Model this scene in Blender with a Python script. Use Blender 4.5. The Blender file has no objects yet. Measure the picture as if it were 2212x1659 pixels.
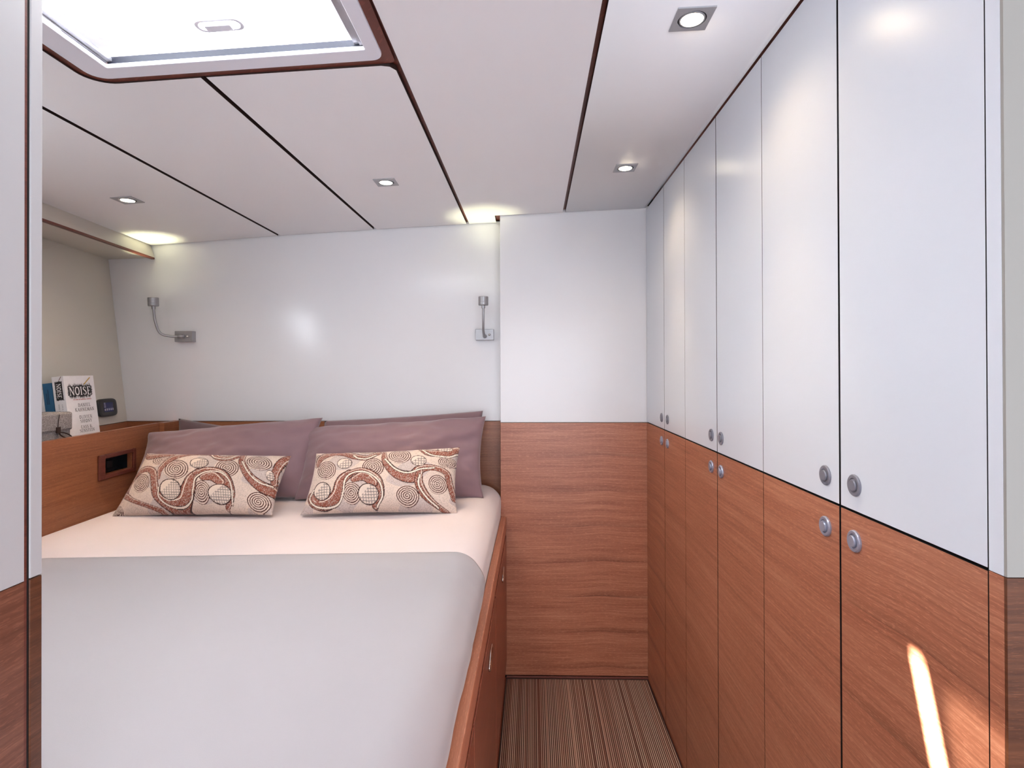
import bpy, bmesh, math, random
import numpy as np
from mathutils import Vector, noise
random.seed(7)
SC = bpy.context.scene
COL = SC.collection
R = math.radians
# ------------------------------------------------------------------ camera
cam_d = bpy.data.cameras.new('camera'); cam = bpy.data.objects.new('camera', cam_d); COL.objects.link(cam)
cam.location = (0, 0, 1.33); 
from mathutils import Matrix
_ps, _pi, _ro = R(1.382), R(.283), R(-.171)
_f = Vector((-math.sin(_ps)*math.cos(_pi), math.cos(_ps)*math.cos(_pi), math.sin(_pi))); _r = Vector((math.cos(_ps), math.sin(_ps), 0)); _u = _r.cross(_f)
_rt = _r*math.cos(_ro)+_u*math.sin(_ro); _up = _rt.cross(_f)
cam.rotation_euler = Matrix(((_rt.x, _up.x, -_f.x), (_rt.y, _up.y, -_f.y), (_rt.z, _up.z, -_f.z))).to_euler()
cam_d.sensor_width = 36; cam_d.lens = 36*1203.2/2212; cam_d.shift_y = -36.86/2212
cam_d.clip_start = .01
SC.camera = cam
# ------------------------------------------------------------------ world, sun, daylight, exposure
w = bpy.data.worlds.new('World'); SC.world = w; w.use_nodes = True
bgn = w.node_tree.nodes['Background']; bgn.inputs[0].default_value = (.80, .88, 1, 1); bgn.inputs[1].default_value = 1.5
def lamp(name, kind, loc, energy, color, rot=None, direction=None, **kw):
    d = bpy.data.lights.new(name, kind); d.energy = energy; d.color = color
    for k, v in kw.items(): setattr(d, k, v)
    o = bpy.data.objects.new(name, d); COL.objects.link(o); o.location = loc
    if direction is not None: o.rotation_euler = Vector(direction).to_track_quat('-Z', 'Y').to_euler()
    elif rot: o.rotation_euler = rot
    return o
SUN_DIR = (.824, -.342, -1)
lamp('sun', 'SUN', (-2, 3, 4), 190, (1, .93, .84), direction=SUN_DIR, angle=R(.9))
# daylight entering by the saloon window behind the camera and by the hull side window
lamp('saloon_window_daylight', 'AREA', (.62, -1.50, 1.05), 35, (.82, .89, 1), direction=(0, 1, .26), shape='RECTANGLE', size=2.2, size_y=1.6)
SC.view_settings.view_transform = 'Standard'; SC.view_settings.look = 'None'
SC.view_settings.exposure = 0.74; SC.view_settings.gamma = 1
SC.view_settings.use_curve_mapping = False
# ------------------------------------------------------------------ helpers
def lin(r, g, b):
    f = lambda c: (c/255/12.92) if c/255 <= .04045 else ((c/255+.055)/1.055)**2.4
    return (f(r), f(g), f(b), 1)
class NT:
    def __init__(s, m): s.t = m.node_tree; s.n = s.t.nodes; s.l = s.t.links
    def node(s, ty, **kw):
        n = s.n.new(ty)
        for k, v in kw.items(): setattr(n, k, v)
        return n
    def inp(s, n, i, v):
        if v is None: return
        if isinstance(v, bpy.types.NodeSocket): s.l.new(v, n.inputs[i])
        else: n.inputs[i].default_value = v
    def m(s, op, a, b=None, c=None, clamp=False):
        n = s.node('ShaderNodeMath', operation=op); n.use_clamp = clamp
        s.inp(n, 0, a); s.inp(n, 1, b); s.inp(n, 2, c); return n.outputs[0]
    def comb(s, x, y, z=0.0):
        n = s.node('ShaderNodeCombineXYZ'); s.inp(n, 0, x); s.inp(n, 1, y); s.inp(n, 2, z); return n.outputs[0]
    def noise(s, vec, scale=1, detail=2, rough=.5, dist=0):
        n = s.node('ShaderNodeTexNoise'); s.inp(n, 'Vector', vec); n.inputs['Scale'].default_value = scale
        n.inputs['Detail'].default_value = detail; n.inputs['Roughness'].default_value = rough
        n.inputs['Distortion'].default_value = dist; return n.outputs['Fac']
    def ramp(s, f, stops, interp='LINEAR'):
        n = s.node('ShaderNodeValToRGB'); s.inp(n, 0, f); cr = n.color_ramp; cr.interpolation = interp
        while len(cr.elements) < len(stops): cr.elements.new(.5)
        for e, (p, c) in zip(cr.elements, stops): e.position = p; e.color = c
        return n.outputs[0]
    def mix(s, f, a, b, mode='MIX'):
        n = s.node('ShaderNodeMix', data_type='RGBA', blend_type=mode); s.inp(n, 0, f); s.inp(n, 6, a); s.inp(n, 7, b)
        return n.outputs[2]
    def pos(s):
        g = s.node('ShaderNodeNewGeometry'); x = s.node('ShaderNodeSeparateXYZ'); s.l.new(g.outputs['Position'], x.inputs[0])
        return x.outputs[0], x.outputs[1], x.outputs[2], g.outputs['Position']
    def obj(s):
        g = s.node('ShaderNodeTexCoord'); return g.outputs['Object']
    def bump(s, h, strength, dist):
        n = s.node('ShaderNodeBump'); s.inp(n, 'Height', h); n.inputs['Strength'].default_value = strength
        n.inputs['Distance'].default_value = dist; return n.outputs[0]
def mat(name, color=(.8, .8, .8, 1), rough=.5, metal=0, spec=.5, **kw):
    m = bpy.data.materials.new(name); m.use_nodes = True
    b = m.node_tree.nodes['Principled BSDF']
    b.inputs['Base Color'].default_value = color; b.inputs['Roughness'].default_value = rough
    b.inputs['Metallic'].default_value = metal; b.inputs['Specular IOR Level'].default_value = spec
    for k, v in kw.items(): b.inputs[k].default_value = v
    return m, NT(m), b
M = {}
def plaster(name, color, rough, spec=.5, coat=0, mottling=.012, bump=.02):
    m, t, b = mat(name, color, rough, 0, spec)
    p = t.obj(); n = t.noise(p, 3, 3); c = t.mix(n, tuple(x*(1-mottling*2) for x in color[:3])+(1,), tuple(min(1, x*(1+mottling)) for x in color[:3])+(1,))
    t.l.new(c, b.inputs['Base Color'])
    t.l.new(t.bump(t.noise(p, 260, 2), bump, .001), b.inputs['Normal'])
    if coat: b.inputs['Coat Weight'].default_value = coat; b.inputs['Coat Roughness'].default_value = .12
    M[name] = m
plaster('white_laminate', (.70, .73, .79, 1), .28, .5)
plaster('wall_laminate', (.76, .745, .755, 1), .19, .3)
plaster('ceiling_vinyl', (.87, .86, .875, 1), .42, .35)
plaster('cream_panel', (.60, .56, .50, 1), .45, .35)
plaster('hatch_plastic', (.80, .80, .87, 1), .3, .5)
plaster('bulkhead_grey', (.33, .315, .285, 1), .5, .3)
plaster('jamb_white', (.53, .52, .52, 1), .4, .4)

def wood(name, dark, mid, light, rough=.34, streaks=1.0, gs=1.0, along_y=False):
    m, t, b = mat(name, mid, rough, 0, .45)
    X, Y, Z, P = t.pos()
    u = t.m('ADD', X, Y)
    if along_y: u = Y; Z = t.m('ADD', t.m('MULTIPLY', X, 1.0), Z)
    # slow waviness of the grain lines, with the bump of the repeated veneer figure
    warp = t.noise(t.comb(t.m('MULTIPLY', u, 2.2), t.m('MULTIPLY', Z, 3.0)), 1, 2)
    ph = t.m('SUBTRACT', t.m('FRACT', t.m('DIVIDE', t.m('ADD', u, -.56+14.4), 1.44)), .5)     # zero at u=1.28, 2.72
    g = t.m('EXPONENT', t.m('MULTIPLY', t.m('MULTIPLY', ph, ph), -320.0))
    v = t.m('SUBTRACT', t.m('ADD', Z, t.m('MULTIPLY', warp, .010)), t.m('MULTIPLY', g, .007*streaks))
    g1 = t.noise(t.comb(t.m('MULTIPLY', u, 1.1*gs), t.m('MULTIPLY', v, 26*gs)), 1, 4, .6)
    g2 = t.noise(t.comb(t.m('MULTIPLY', u, 5.0*gs), t.m('MULTIPLY', v, 190*gs)), 1, 3, .65)
    g3 = t.noise(t.comb(t.m('MULTIPLY', u, 60.0), t.m('MULTIPLY', v, 620)), 1, 2, .6)
    f = t.m('ADD', t.m('MULTIPLY', g1, .42), t.m('MULTIPLY', g2, .58))
    c = t.ramp(f, [(.26, dark), (.50, mid), (.76, light)])
    # narrow dark lines of the repeated figure every 151 mm
    fr = t.m('FRACT', t.m('DIVIDE', t.m('ADD', v, .097), .151))
    edge = t.m('SUBTRACT', 1.0, t.m('DIVIDE', fr, .22), clamp=True)
    edge = t.m('POWER', edge, 2.2)
    wide = t.m('EXPONENT', t.m('MULTIPLY', t.m('MULTIPLY', ph, ph), -38.0))
    br = t.noise(t.comb(t.m('MULTIPLY', u, 3.0), t.m('MULTIPLY', v, 9.0)), 1, 2)
    sm = t.m('MULTIPLY', t.m('MULTIPLY', edge, wide), t.m('MULTIPLY', br, .95*streaks), clamp=True)
    c = t.mix(sm, c, tuple(x*.42 for x in dark[:3])+(1,))
    pore = t.m('GREATER_THAN', g3, .60)
    c = t.mix(t.m('MULTIPLY', pore, .26), c, tuple(min(1, x*1.5) for x in light[:3])+(1,))
    t.l.new(c, b.inputs['Base Color'])
    t.l.new(t.bump(t.m('ADD', g2, t.m('MULTIPLY', g3, .5)), .10, .0015), b.inputs['Normal'])
    M[name] = m
wood('cherry_wood', lin(128, 72, 52), lin(168, 105, 78), lin(202, 143, 112))
wood('board_wood', lin(114, 66, 42), lin(146, 90, 60), lin(172, 112, 78), streaks=.25)
wood('bulkhead_wood_shaded', lin(62, 34, 22), lin(92, 54, 34), lin(118, 72, 48), streaks=.3)  # darker copy of the wood, shade of the near faces put into its colour
wood('passage_wood', lin(84, 48, 34), lin(116, 70, 52), lin(146, 96, 74), streaks=.4)
wood('bed_wood', lin(106, 54, 38), lin(138, 76, 56), lin(160, 96, 74), streaks=.1)
wood('rail_wood', lin(158, 96, 72), lin(186, 122, 94), lin(206, 146, 118), rough=.4, streaks=.1, along_y=True)
wood('trim_wood', lin(78, 36, 28), lin(104, 52, 40), lin(128, 68, 54), rough=.4, streaks=.1)
def simple(name, color, rough=.5, metal=0, spec=.5, nscale=60, amp=.06, bump=.05):
    m, t, b = mat(name, color, rough, metal, spec)
    n = t.noise(t.obj(), nscale, 3)
    c = t.mix(n, tuple(x*(1-amp) for x in color[:3])+(1,), tuple(min(1, x*(1+amp)) for x in color[:3])+(1,))
    t.l.new(c, b.inputs['Base Color']); t.l.new(t.bump(n, bump, .001), b.inputs['Normal'])
    M[name] = m
simple('groove_dark', lin(46, 26, 20), .6)
simple('gap_black', lin(18, 14, 14), .7)
simple('aluminium', (.42, .42, .45, 1), .38, .55, nscale=200)
simple('silver_plate', (.40, .40, .42, 1), .42, .35, nscale=200)
simple('lamp_metal', (.36, .35, .36, 1), .38, .5, nscale=300)
simple('chrome', (.75, .72, .68, 1), .18, 1)
simple('latch_grey', (.22, .22, .26, 1), .38, .25)
simple('latch_silver', (.40, .42, .52, 1), .3, .55)
simple('black_plastic', (.012, .012, .014, 1), .35)
simple('gasket_navy', (.012, .015, .03, 1), .6, bump=.3, nscale=900)
simple('paper_white', lin(228, 224, 226), .6)
simple('print_black', lin(38, 34, 36), .7)
simple('print_grey', lin(92, 86, 88), .7)
simple('print_red', lin(176, 84, 84), .7)
simple('print_white', lin(236, 232, 232), .6)
simple('pencil_yellow', lin(190, 150, 62), .5)
simple('pencil_brown', lin(112, 78, 70), .5)
simple('book_blue', lin(34, 92, 132), .5)
simple('book_blue_dark', lin(16, 52, 84), .5)
simple('screen_navy', lin(30, 36, 92), .25)
simple('icon_pale', lin(170, 168, 190), .4)
def fabric(name, c, rough=.85, wscale=900, sheen=.3, amp=.05, cloud=6, bump=.12):
    m, t, b = mat(name, c, rough, 0, .25)
    p = t.obj(); n = t.noise(p, cloud, 3); wv = t.noise(p, wscale, 1)
    f = t.m('ADD', t.m('MULTIPLY', n, .6), t.m('MULTIPLY', wv, .4))
    cc = t.mix(f, tuple(x*(1-amp*1.5) for x in c[:3])+(1,), tuple(min(1, x*(1+amp*1.5)) for x in c[:3])+(1,))
    t.l.new(cc, b.inputs['Base Color']); b.inputs['Sheen Weight'].default_value = sheen
    t.l.new(t.bump(wv, bump, .0008), b.inputs['Normal'])
    M[name] = m
fabric('sheet_cotton', (.72, .61, .59, 1))
fabric('cover_satin', (.395, .365, .375, 1), rough=.5, sheen=.25, amp=.025, cloud=3)
fabric('mauve_cotton', lin(136, 108, 112), rough=.7, sheen=.3)
fabric('mauve_dark', lin(112, 90, 92), rough=.75, sheen=.3)
m, t, b = mat('felt', (.3, .3, .3, 1), .95, 0, .1)
p = t.obj(); n = t.noise(p, 260, 4, .8)
t.l.new(t.ramp(n, [(.3, lin(96, 90, 90)), (.5, lin(140, 134, 134)), (.72, lin(186, 180, 180))]), b.inputs['Base Color'])
t.l.new(t.bump(n, .4, .002), b.inputs['Normal']); M['felt'] = m
# striped carpet: random-width lengthwise stripes
m, t, b = mat('striped_carpet', (.3, .2, .15, 1), .95, 0, .1)
X, Y, Z, P = t.pos()
xs = t.m('SUBTRACT', X, t.m('MULTIPLY', Y, .012))
wn = t.node('ShaderNodeTexWhiteNoise', noise_dimensions='1D')
cell = t.m('FLOOR', t.m('MULTIPLY', xs, 300)); t.l.new(cell, wn.inputs['W'])
fr = t.m('FRACT', t.m('MULTIPLY', xs, 150))
st = t.m('LESS_THAN', fr, .5)
cA = t.ramp(wn.outputs[0], [(0, lin(206, 172, 152)), (.4, lin(194, 156, 138)), (.7, lin(176, 134, 116)), (.92, lin(140, 98, 84))], 'CONSTANT')
cB = t.ramp(wn.outputs[0], [(0, lin(58, 34, 27)), (.4, lin(84, 50, 40)), (.65, lin(52, 36, 31)), (.88, lin(140, 104, 88))], 'CONSTANT')
c = t.mix(st, cB, cA)
fz = t.noise(P, 700, 3, .7)
c = t.mix(t.m('MULTIPLY', fz, .26), c, lin(112, 80, 66))
t.l.new(c, b.inputs['Base Color'])
rib = t.m('ABSOLUTE', t.m('SUBTRACT', t.m('FRACT', t.m('MULTIPLY', xs, 300)), .5))
t.l.new(t.bump(t.m('ADD', rib, fz), .6, .002), b.inputs['Normal']); M['striped_carpet'] = m
# emitters
def emit(name, c, s):
    m, t, b = mat(name, (0.8, 0.8, .8, 1)); b.inputs['Emission Color'].default_value = c
    b.inputs['Emission Strength'].default_value = s
    n = t.noise(t.obj(), 20, 2); t.l.new(t.mix(n, tuple(x*.97 for x in c[:3])+(1,), c), b.inputs['Emission Color'])
    M[name] = m
emit('blind_backlit', (.93, .96, 1, 1), 12)
emit('window_daylight', (.86, .92, 1, 1), 32)
emit('downlight_lens', (1, .86, .62, 1), 20)
_m = M['blind_backlit']; _t = NT(_m); _o = [n_ for n_ in _t.n if n_.type == 'OUTPUT_MATERIAL'][0]; _b = [n_ for n_ in _t.n if n_.type == 'BSDF_PRINCIPLED'][0]
_tr = _t.node('ShaderNodeBsdfTransparent'); _mx = _t.node('ShaderNodeMixShader'); _mx.inputs[0].default_value = .16
_t.l.new(_b.outputs[0], _mx.inputs[1]); _t.l.new(_tr.outputs[0], _mx.inputs[2]); _t.l.new(_mx.outputs[0], _o.inputs[0])
emit('reading_lens', (1, 1, .7, 1), 8)
m, t, b = mat('blind_border', (.8, .8, .86, 1), .4); b.inputs['Emission Color'].default_value = (.85, .88, 1, 1)
b.inputs['Emission Strength'].default_value = .38
t.l.new(t.bump(t.noise(t.obj(), 50, 2), .05, .001), b.inputs['Normal']); M['blind_border'] = m
m = bpy.data.materials.new('hatch_acrylic'); m.use_nodes = True; tt = NT(m); tt.n.clear()
tr = tt.node('ShaderNodeBsdfTransparent'); tr.inputs[0].default_value = (.93, .97, .98, 1)
gl = tt.node('ShaderNodeBsdfGlossy'); gl.inputs['Roughness'].default_value = .05
mx = tt.node('ShaderNodeMixShader'); mx.inputs[0].default_value = .06; out = tt.node('ShaderNodeOutputMaterial')
tt.l.new(tr.outputs[0], mx.inputs[1]); tt.l.new(gl.outputs[0], mx.inputs[2]); tt.l.new(mx.outputs[0], out.inputs[0]); M['hatch_acrylic'] = m
# tapestry fabric of the patterned cushions (colour woven per vertex)
m, t, b = mat('tapestry', (.7, .6, .5, 1), .9, 0, .15)
at = t.node('ShaderNodeAttribute', attribute_name='weave')
n = t.noise(t.obj(), 700, 2, .7)
c = t.mix(t.m('MULTIPLY', n, .4), at.outputs['Color'], lin(120, 96, 88), 'MULTIPLY')
t.l.new(c, b.inputs['Base Color']); t.l.new(t.bump(n, .35, .0012), b.inputs['Normal'])
b.inputs['Sheen Weight'].default_value = .2; M['tapestry'] = m

# ------------------------------------------------------------------ mesh helpers
def root_loc(o):
    while o.parent: o = o.parent
    return o.location.copy()
def thing(name, loc, label=None, cat=None, group=None, kind=None):
    o = bpy.data.objects.new(name, None); COL.objects.link(o); o.location = loc; o.empty_display_size = .05
    tag(o, label, cat, group, kind); return o
def tag(o, label=None, cat=None, group=None, kind=None):
    if label: o['label'] = label
    if cat: o['category'] = cat
    if group: o['group'] = group
    if kind: o['kind'] = kind
    return o
def part(name, bm, mats, parent=None, smooth=False, label=None, base=None, bevel=0, auto=None):
    """links bm (in world coordinates) as one mesh object, child of parent"""
    me = bpy.data.meshes.new(name)
    off = root_loc(parent) if parent else (Vector(base) if base else Vector((0, 0, 0)))
    bmesh.ops.translate(bm, verts=bm.verts, vec=-off)
    bmesh.ops.recalc_face_normals(bm, faces=bm.faces)
    bm.to_mesh(me); bm.free()
    for k in (mats if isinstance(mats, (list, tuple)) else [mats]): me.materials.append(M[k])
    o = bpy.data.objects.new(name, me); COL.objects.link(o)
    if parent: o.parent = parent
    else: o.location = off
    if smooth:
        for p_ in me.polygons: p_.use_smooth = True
    if bevel:
        md = o.modifiers.new('bevel', 'BEVEL'); md.width = bevel; md.segments = 2; md.limit_method = 'ANGLE'; md.angle_limit = R(40)
    if label: o['label'] = label
    return o
def B(): return bmesh.new()
def box(bm, x0, x1, y0, y1, z0, z1, mi=0):
    vs = [bm.verts.new((x, y, z)) for z in (z0, z1) for y in (y0, y1) for x in (x0, x1)]
    for f in ((0, 1, 3, 2), (4, 6, 7, 5), (0, 4, 5, 1), (2, 3, 7, 6), (0, 2, 6, 4), (1, 5, 7, 3)):
        bm.faces.new([vs[i] for i in f]).material_index = mi
    return vs
def prism(bm, pts, fz0, fz1, mi=0, close=True):
    """vertical prism of a polygon in plan; fz0/fz1 functions or numbers for z"""
    g = lambda f, p: f(p[0]) if callable(f) else f
    a = [bm.verts.new((p[0], p[1], g(fz0, p))) for p in pts]; c = [bm.verts.new((p[0], p[1], g(fz1, p))) for p in pts]
    n = len(pts)
    for i in range(n): bm.faces.new([a[i], a[(i+1) % n], c[(i+1) % n], c[i]]).material_index = mi
    if close:
        bm.faces.new(a).material_index = mi; bm.faces.new(list(reversed(c))).material_index = mi
def ring(bm, outer, inner, fz0, fz1, mi=0):
    g = lambda f, p: f(p[0]) if callable(f) else f
    n = len(outer); O0, I0, O1, I1 = ([bm.verts.new((p[0], p[1], g(f, p))) for p in P_] for P_, f in ((outer, fz0), (inner, fz0), (outer, fz1), (inner, fz1)))
    for i in range(n):
        j = (i+1) % n
        for q in ((O0[i], O0[j], I0[j], I0[i]), (O1[i], I1[i], I1[j], O1[j]), (O0[i], O1[i], O1[j], O0[j]), (I0[i], I0[j], I1[j], I1[i])):
            bm.faces.new(q).material_index = mi
def rrect(x0, x1, y0, y1, r, n=6):
    rs = r if isinstance(r, (list, tuple)) else (r,)*4   # bl, br, tr, tl
    P_ = []
    for (cx, cy, a0, rr) in ((x0+rs[0], y0+rs[0], 180, rs[0]), (x1-rs[1], y0+rs[1], 270, rs[1]), (x1-rs[2], y1-rs[2], 0, rs[2]), (x0+rs[3], y1-rs[3], 90, rs[3])):
        for k in range(n+1):
            a = R(a0+90*k/n); P_.append((cx+rr*math.cos(a), cy+rr*math.sin(a)))
    return P_
def lathe(bm, prof, c, axis='z', n=32, mi=0, mis=None):
    """revolve (r,h) profile around axis through c"""
    rings = []
    for (r, h) in prof:
        row = []
        for k in range(n):
            a = 2*math.pi*k/n; p, q = r*math.cos(a), r*math.sin(a)
            if axis == 'z': v = (c[0]+p, c[1]+q, c[2]+h)
            elif axis == 'x': v = (c[0]+h, c[1]+p, c[2]+q)
            else: v = (c[0]+p, c[1]+h, c[2]+q)
            row.append(bm.verts.new(v))
        rings.append(row)
    for i in range(len(rings)-1):
        for k in range(n):
            f = bm.faces.new([rings[i][k], rings[i][(k+1) % n], rings[i+1][(k+1) % n], rings[i+1][k]])
            f.material_index = mis[i] if mis else mi
    for row in (rings[0], rings[-1]):
        try: bm.faces.new(row).material_index = (mis[0] if mis and row is rings[0] else (mis[-1] if mis else mi))
        except ValueError: pass
def tube(bm, pts, r, n=12, mi=0):
    pts = [Vector(p_) for p_ in pts]; rows = []
    prev = None
    for i, p_ in enumerate(pts):
        d = (pts[min(i+1, len(pts)-1)]-pts[max(i-1, 0)]).normalized()
        if prev is None: a = d.orthogonal().normalized()
        else: a = (prev-d*prev.dot(d)).normalized()
        prev = a; b_ = d.cross(a); rr = r[i] if isinstance(r, (list, tuple)) else r
        rows.append([bm.verts.new(p_+(a*math.cos(2*math.pi*k/n)+b_*math.sin(2*math.pi*k/n))*rr) for k in range(n)])
    for i in range(len(rows)-1):
        for k in range(n): bm.faces.new([rows[i][k], rows[i][(k+1) % n], rows[i+1][(k+1) % n], rows[i+1][k]]).material_index = mi
    bm.faces.new(rows[0]).material_index = mi; bm.faces.new(rows[-1]).material_index = mi
def bez(pts, n=20):
    pts = [Vector(p_) for p_ in pts]; out = []
    P_ = [pts[0]]+pts+[pts[-1]]
    for i in range(1, len(P_)-2):
        for k in range(n):
            t_ = k/n; a, b_, c, d = P_[i-1], P_[i], P_[i+1], P_[i+2]
            out.append(.5*((2*b_)+(-a+c)*t_+(2*a-5*b_+4*c-d)*t_*t_+(-a+3*b_-3*c+d)*t_**3))
    out.append(pts[-1]); return out

# ------------------------------------------------------------------ setting
ZC = lambda x: -.0082*x*x+.0415*x+1.9994            # ceiling crown
WX = .5190                                       # face of the wardrobe doors
WL = 1.1040                                      # white / wood line
FY, FB, FR = .6195, 2.51, 2.40                    # near bulkhead, back wall, back wall right
seam = lambda x0: (lambda y: x0+.0139*(y-.975))

# floor
bm = B(); box(bm, -2.2, 1.9, -1.7, 2.9, -.06, 0); tag(part('floor', bm, 'bed_wood'), kind='structure')
# back wall (behind the bed): substrate, white panel over wood panel
bm = B(); box(bm, -2.1, -.108, FB+.014, FB+.06, 0, 2.1); wb = tag(part('wall_back', bm, 'gap_black'), kind='structure')
bm = B(); box(bm, -1.98, -.109, FB, FB+.014, 1.100, 2.0); part('wall_panel', bm, 'wall_laminate', wb, bevel=.0008)
bm = B(); box(bm, -1.98, -.109, FB, FB+.014, 0, 1.0975); part('wall_panel', bm, 'board_wood', wb, bevel=.0008, label='wood veneer lower panel')
# right part of the back wall, standing forward at the end of the aisle
bm = B(); box(bm, -.104, .60, FR+.014, FB+.059, 0, 2.1); wr = tag(part('wall_back_right', bm, 'gap_black'), kind='structure')
bm = B(); box(bm, -.108, WX+.02, FR, FR+.014, WL-.001, 2.03); box(bm, -.108, -.104, FR+.014, FB, WL-.001, 1.985)
part('wall_panel', bm, 'wall_laminate', wr, bevel=.0008)
bm = B(); box(bm, -.108, WX+.02, FR, FR+.014, .018, WL-.003); box(bm, -.108, -.104, FR+.014, FB, .018, WL-.003)
part('wall_panel', bm, 'cherry_wood', wr, bevel=.0008, label='wood veneer lower panel')
bm = B(); box(bm, -.085, WX, FR-.007, FR, 0, .016); tag(part('baseboard_back', bm, 'trim_wood', bevel=.001), kind='structure')
# hull side wall, leaning outward as it rises
hx = lambda y, z: (lambda a, c: c+(a-c)*(z-1.099)/.733)(-1.911-.11*(y-2.51), -1.824-.15*(y-2.51))
def hull_slab(bm, y0, y1, z0, z1, t=.03):
    f = [bm.verts.new((hx(y, z), y, z)) for z in (z0, z1) for y in (y0, y1)]
    g = [bm.verts.new((hx(y, z)-t, y, z)) for z in (z0, z1) for y in (y0, y1)]
    for q in ((f[0], f[1], f[3], f[2]), (g[0], g[2], g[3], g[1]), (f[0], f[2], g[2], g[0]), (f[1], g[1], g[3], f[3]), (f[0], g[0], g[1], f[1]), (f[2], f[3], g[3], g[2])):
        bm.faces.new(q)
bm = B(); hull_slab(bm, .60, 2.508, .95, 2.0, .05); bmesh.ops.translate(bm, verts=bm.verts, vec=(-.014, 0, 0))
wl = tag(part('wall_left', bm, 'gap_black'), kind='structure')
bm = B(); hull_slab(bm, .60, 2.508, 1.100, 1.99, .012); part('wall_panel', bm, 'cream_panel', wl)
bm = B(); hull_slab(bm, .60, 2.508, 1.0, 1.0975, .012); part('wall_panel', bm, 'board_wood', wl, label='narrow wood veneer strip above the shelf')
# hull side window (hidden by the doorway, seen as a reflection in the back wall)
w1 = thing('window_1', (hx(.96, 1.61), .96, 1.61), kind='structure')
def hull_ring(bm, outer, inner, d0, d1):
    n = len(outer); rows = [[bm.verts.new((hx(y, z)+d, y, z)) for (y, z) in P_] for P_, d in ((outer, d0), (inner, d0), (outer, d1), (inner, d1))]
    for i in range(n):
        j = (i+1) % n
        for a, c in ((0, 1), (1, 3), (3, 2), (2, 0)): bm.faces.new((rows[a][i], rows[a][j], rows[c][j], rows[c][i]))
bm = B(); hull_ring(bm, rrect(.72, 1.20, 1.465, 1.765, .06), rrect(.75, 1.17, 1.49, 1.74, .05), .001, .018); part('window_frame', bm, 'hatch_plastic', w1)
bm = B(); bm.faces.new([bm.verts.new((hx(y, z)+.006, y, z)) for y, z in rrect(.75, 1.17, 1.49, 1.74, .05)]); part('pane', bm, 'window_daylight', w1)

# ceiling: dark wood backing with a hole for the hatch, white panels below it
def holed(bm, X0, X1, Y0, Y1, hx0, hx1, hy0, hy1, f0, f1):
    prism(bm, [(X0, Y0), (hx0, Y0), (hx0, Y1), (X0, Y1)], f0, f1); prism(bm, [(hx1, Y0), (X1, Y0), (X1, Y1), (hx1, Y1)], f0, f1)
    prism(bm, [(hx0, Y0), (hx1, Y0), (hx1, hy0), (hx0, hy0)], f0, f1); prism(bm, [(hx0, hy1), (hx1, hy1), (hx1, Y1), (hx0, Y1)], f0, f1)
zh = lambda x: 1.9540+(x+.91)*.0535              # plane of the hatch (follows the crown)
bm = B()
lo, hi = (lambda x: ZC(x)+.013), (lambda x: ZC(x)+.045)
prism(bm, [(.44, .60), (.75, .60), (.75, 2.6), (.44, 2.6)], 2.062, 2.09)
for a, c in ((-2.2, -1.6), (-1.6, -1.2), (.155, .44)):
    prism(bm, [(a, .60), (c, .60), (c, 2.6), (a, 2.6)], lo, hi)
holed(bm, -1.2, .155, .60, 2.6, -.885, -.320, .70, 1.19, lo, hi)
ce = tag(part('ceiling', bm, 'trim_wood'), kind='structure')
T = .012
def zpl(xa, xb):
    za, zb = ZC(xa), ZC(xb); return (lambda x: za+(zb-za)*(x-xa)/(xb-xa))
s1, s2, s3, s4 = (lambda y: -1.1205+.003*(y-1.2)), seam(-.700), seam(-.2785), seam(.1480)
gw = .0060
def cpanel(pts, za, zb):
    bm = B(); f = zpl(za, zb); prism(bm, pts, f, lambda x: f(x)+T); 
    bm.normal_update()
    for f_ in bm.faces: f_.material_index = 1 if abs(f_.normal.z) < .5 else 0
    part('ceiling_panel', bm, ['ceiling_vinyl', 'groove_dark'], ce)
YN, YB = .645, 2.504
HX0, HX1, HY0, HY1 = -.937, -.277, .655, 1.190   # recess around the hatch
cpanel([(-1.76, YN), (s1(YN)-gw, YN), (s1(YB)-gw, YB), (-1.76, YB)], -1.76, -1.12)
arc = [(HX0+.055-.055*math.cos(R(a)), HY1-.055+.055*math.sin(R(a))) for a in range(0, 91, 10)]
cpanel([(s1(YN)+gw, YN), (HX0, YN)]+arc+[(s2(HY1)-gw, HY1), (s2(YB)-gw, YB), (s1(YB)+gw, YB)], -1.12, -.69)
arc = [(HX1-.03+.03*math.sin(R(a)), HY1+.03-.03*math.cos(R(a))) for a in range(0, 1)]
e3 = lambda y: s3(y)-gw
cpanel([(s2(HY1)+gw, HY1), (e3(HY1)-.028, HY1), (e3(HY1)-.010, HY1+.006), (e3(HY1+.02), HY1+.022), (e3(YB), YB), (s2(YB)+gw, YB)], -.69, -.265)
cpanel([(s3(YN)+gw+.003, YN), (s4(YN)-gw, YN), (s4(2.393)-gw, 2.393), (-.130, 2.393), (-.130, YB), (s3(YB)+gw, YB)], -.265, .16)
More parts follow.
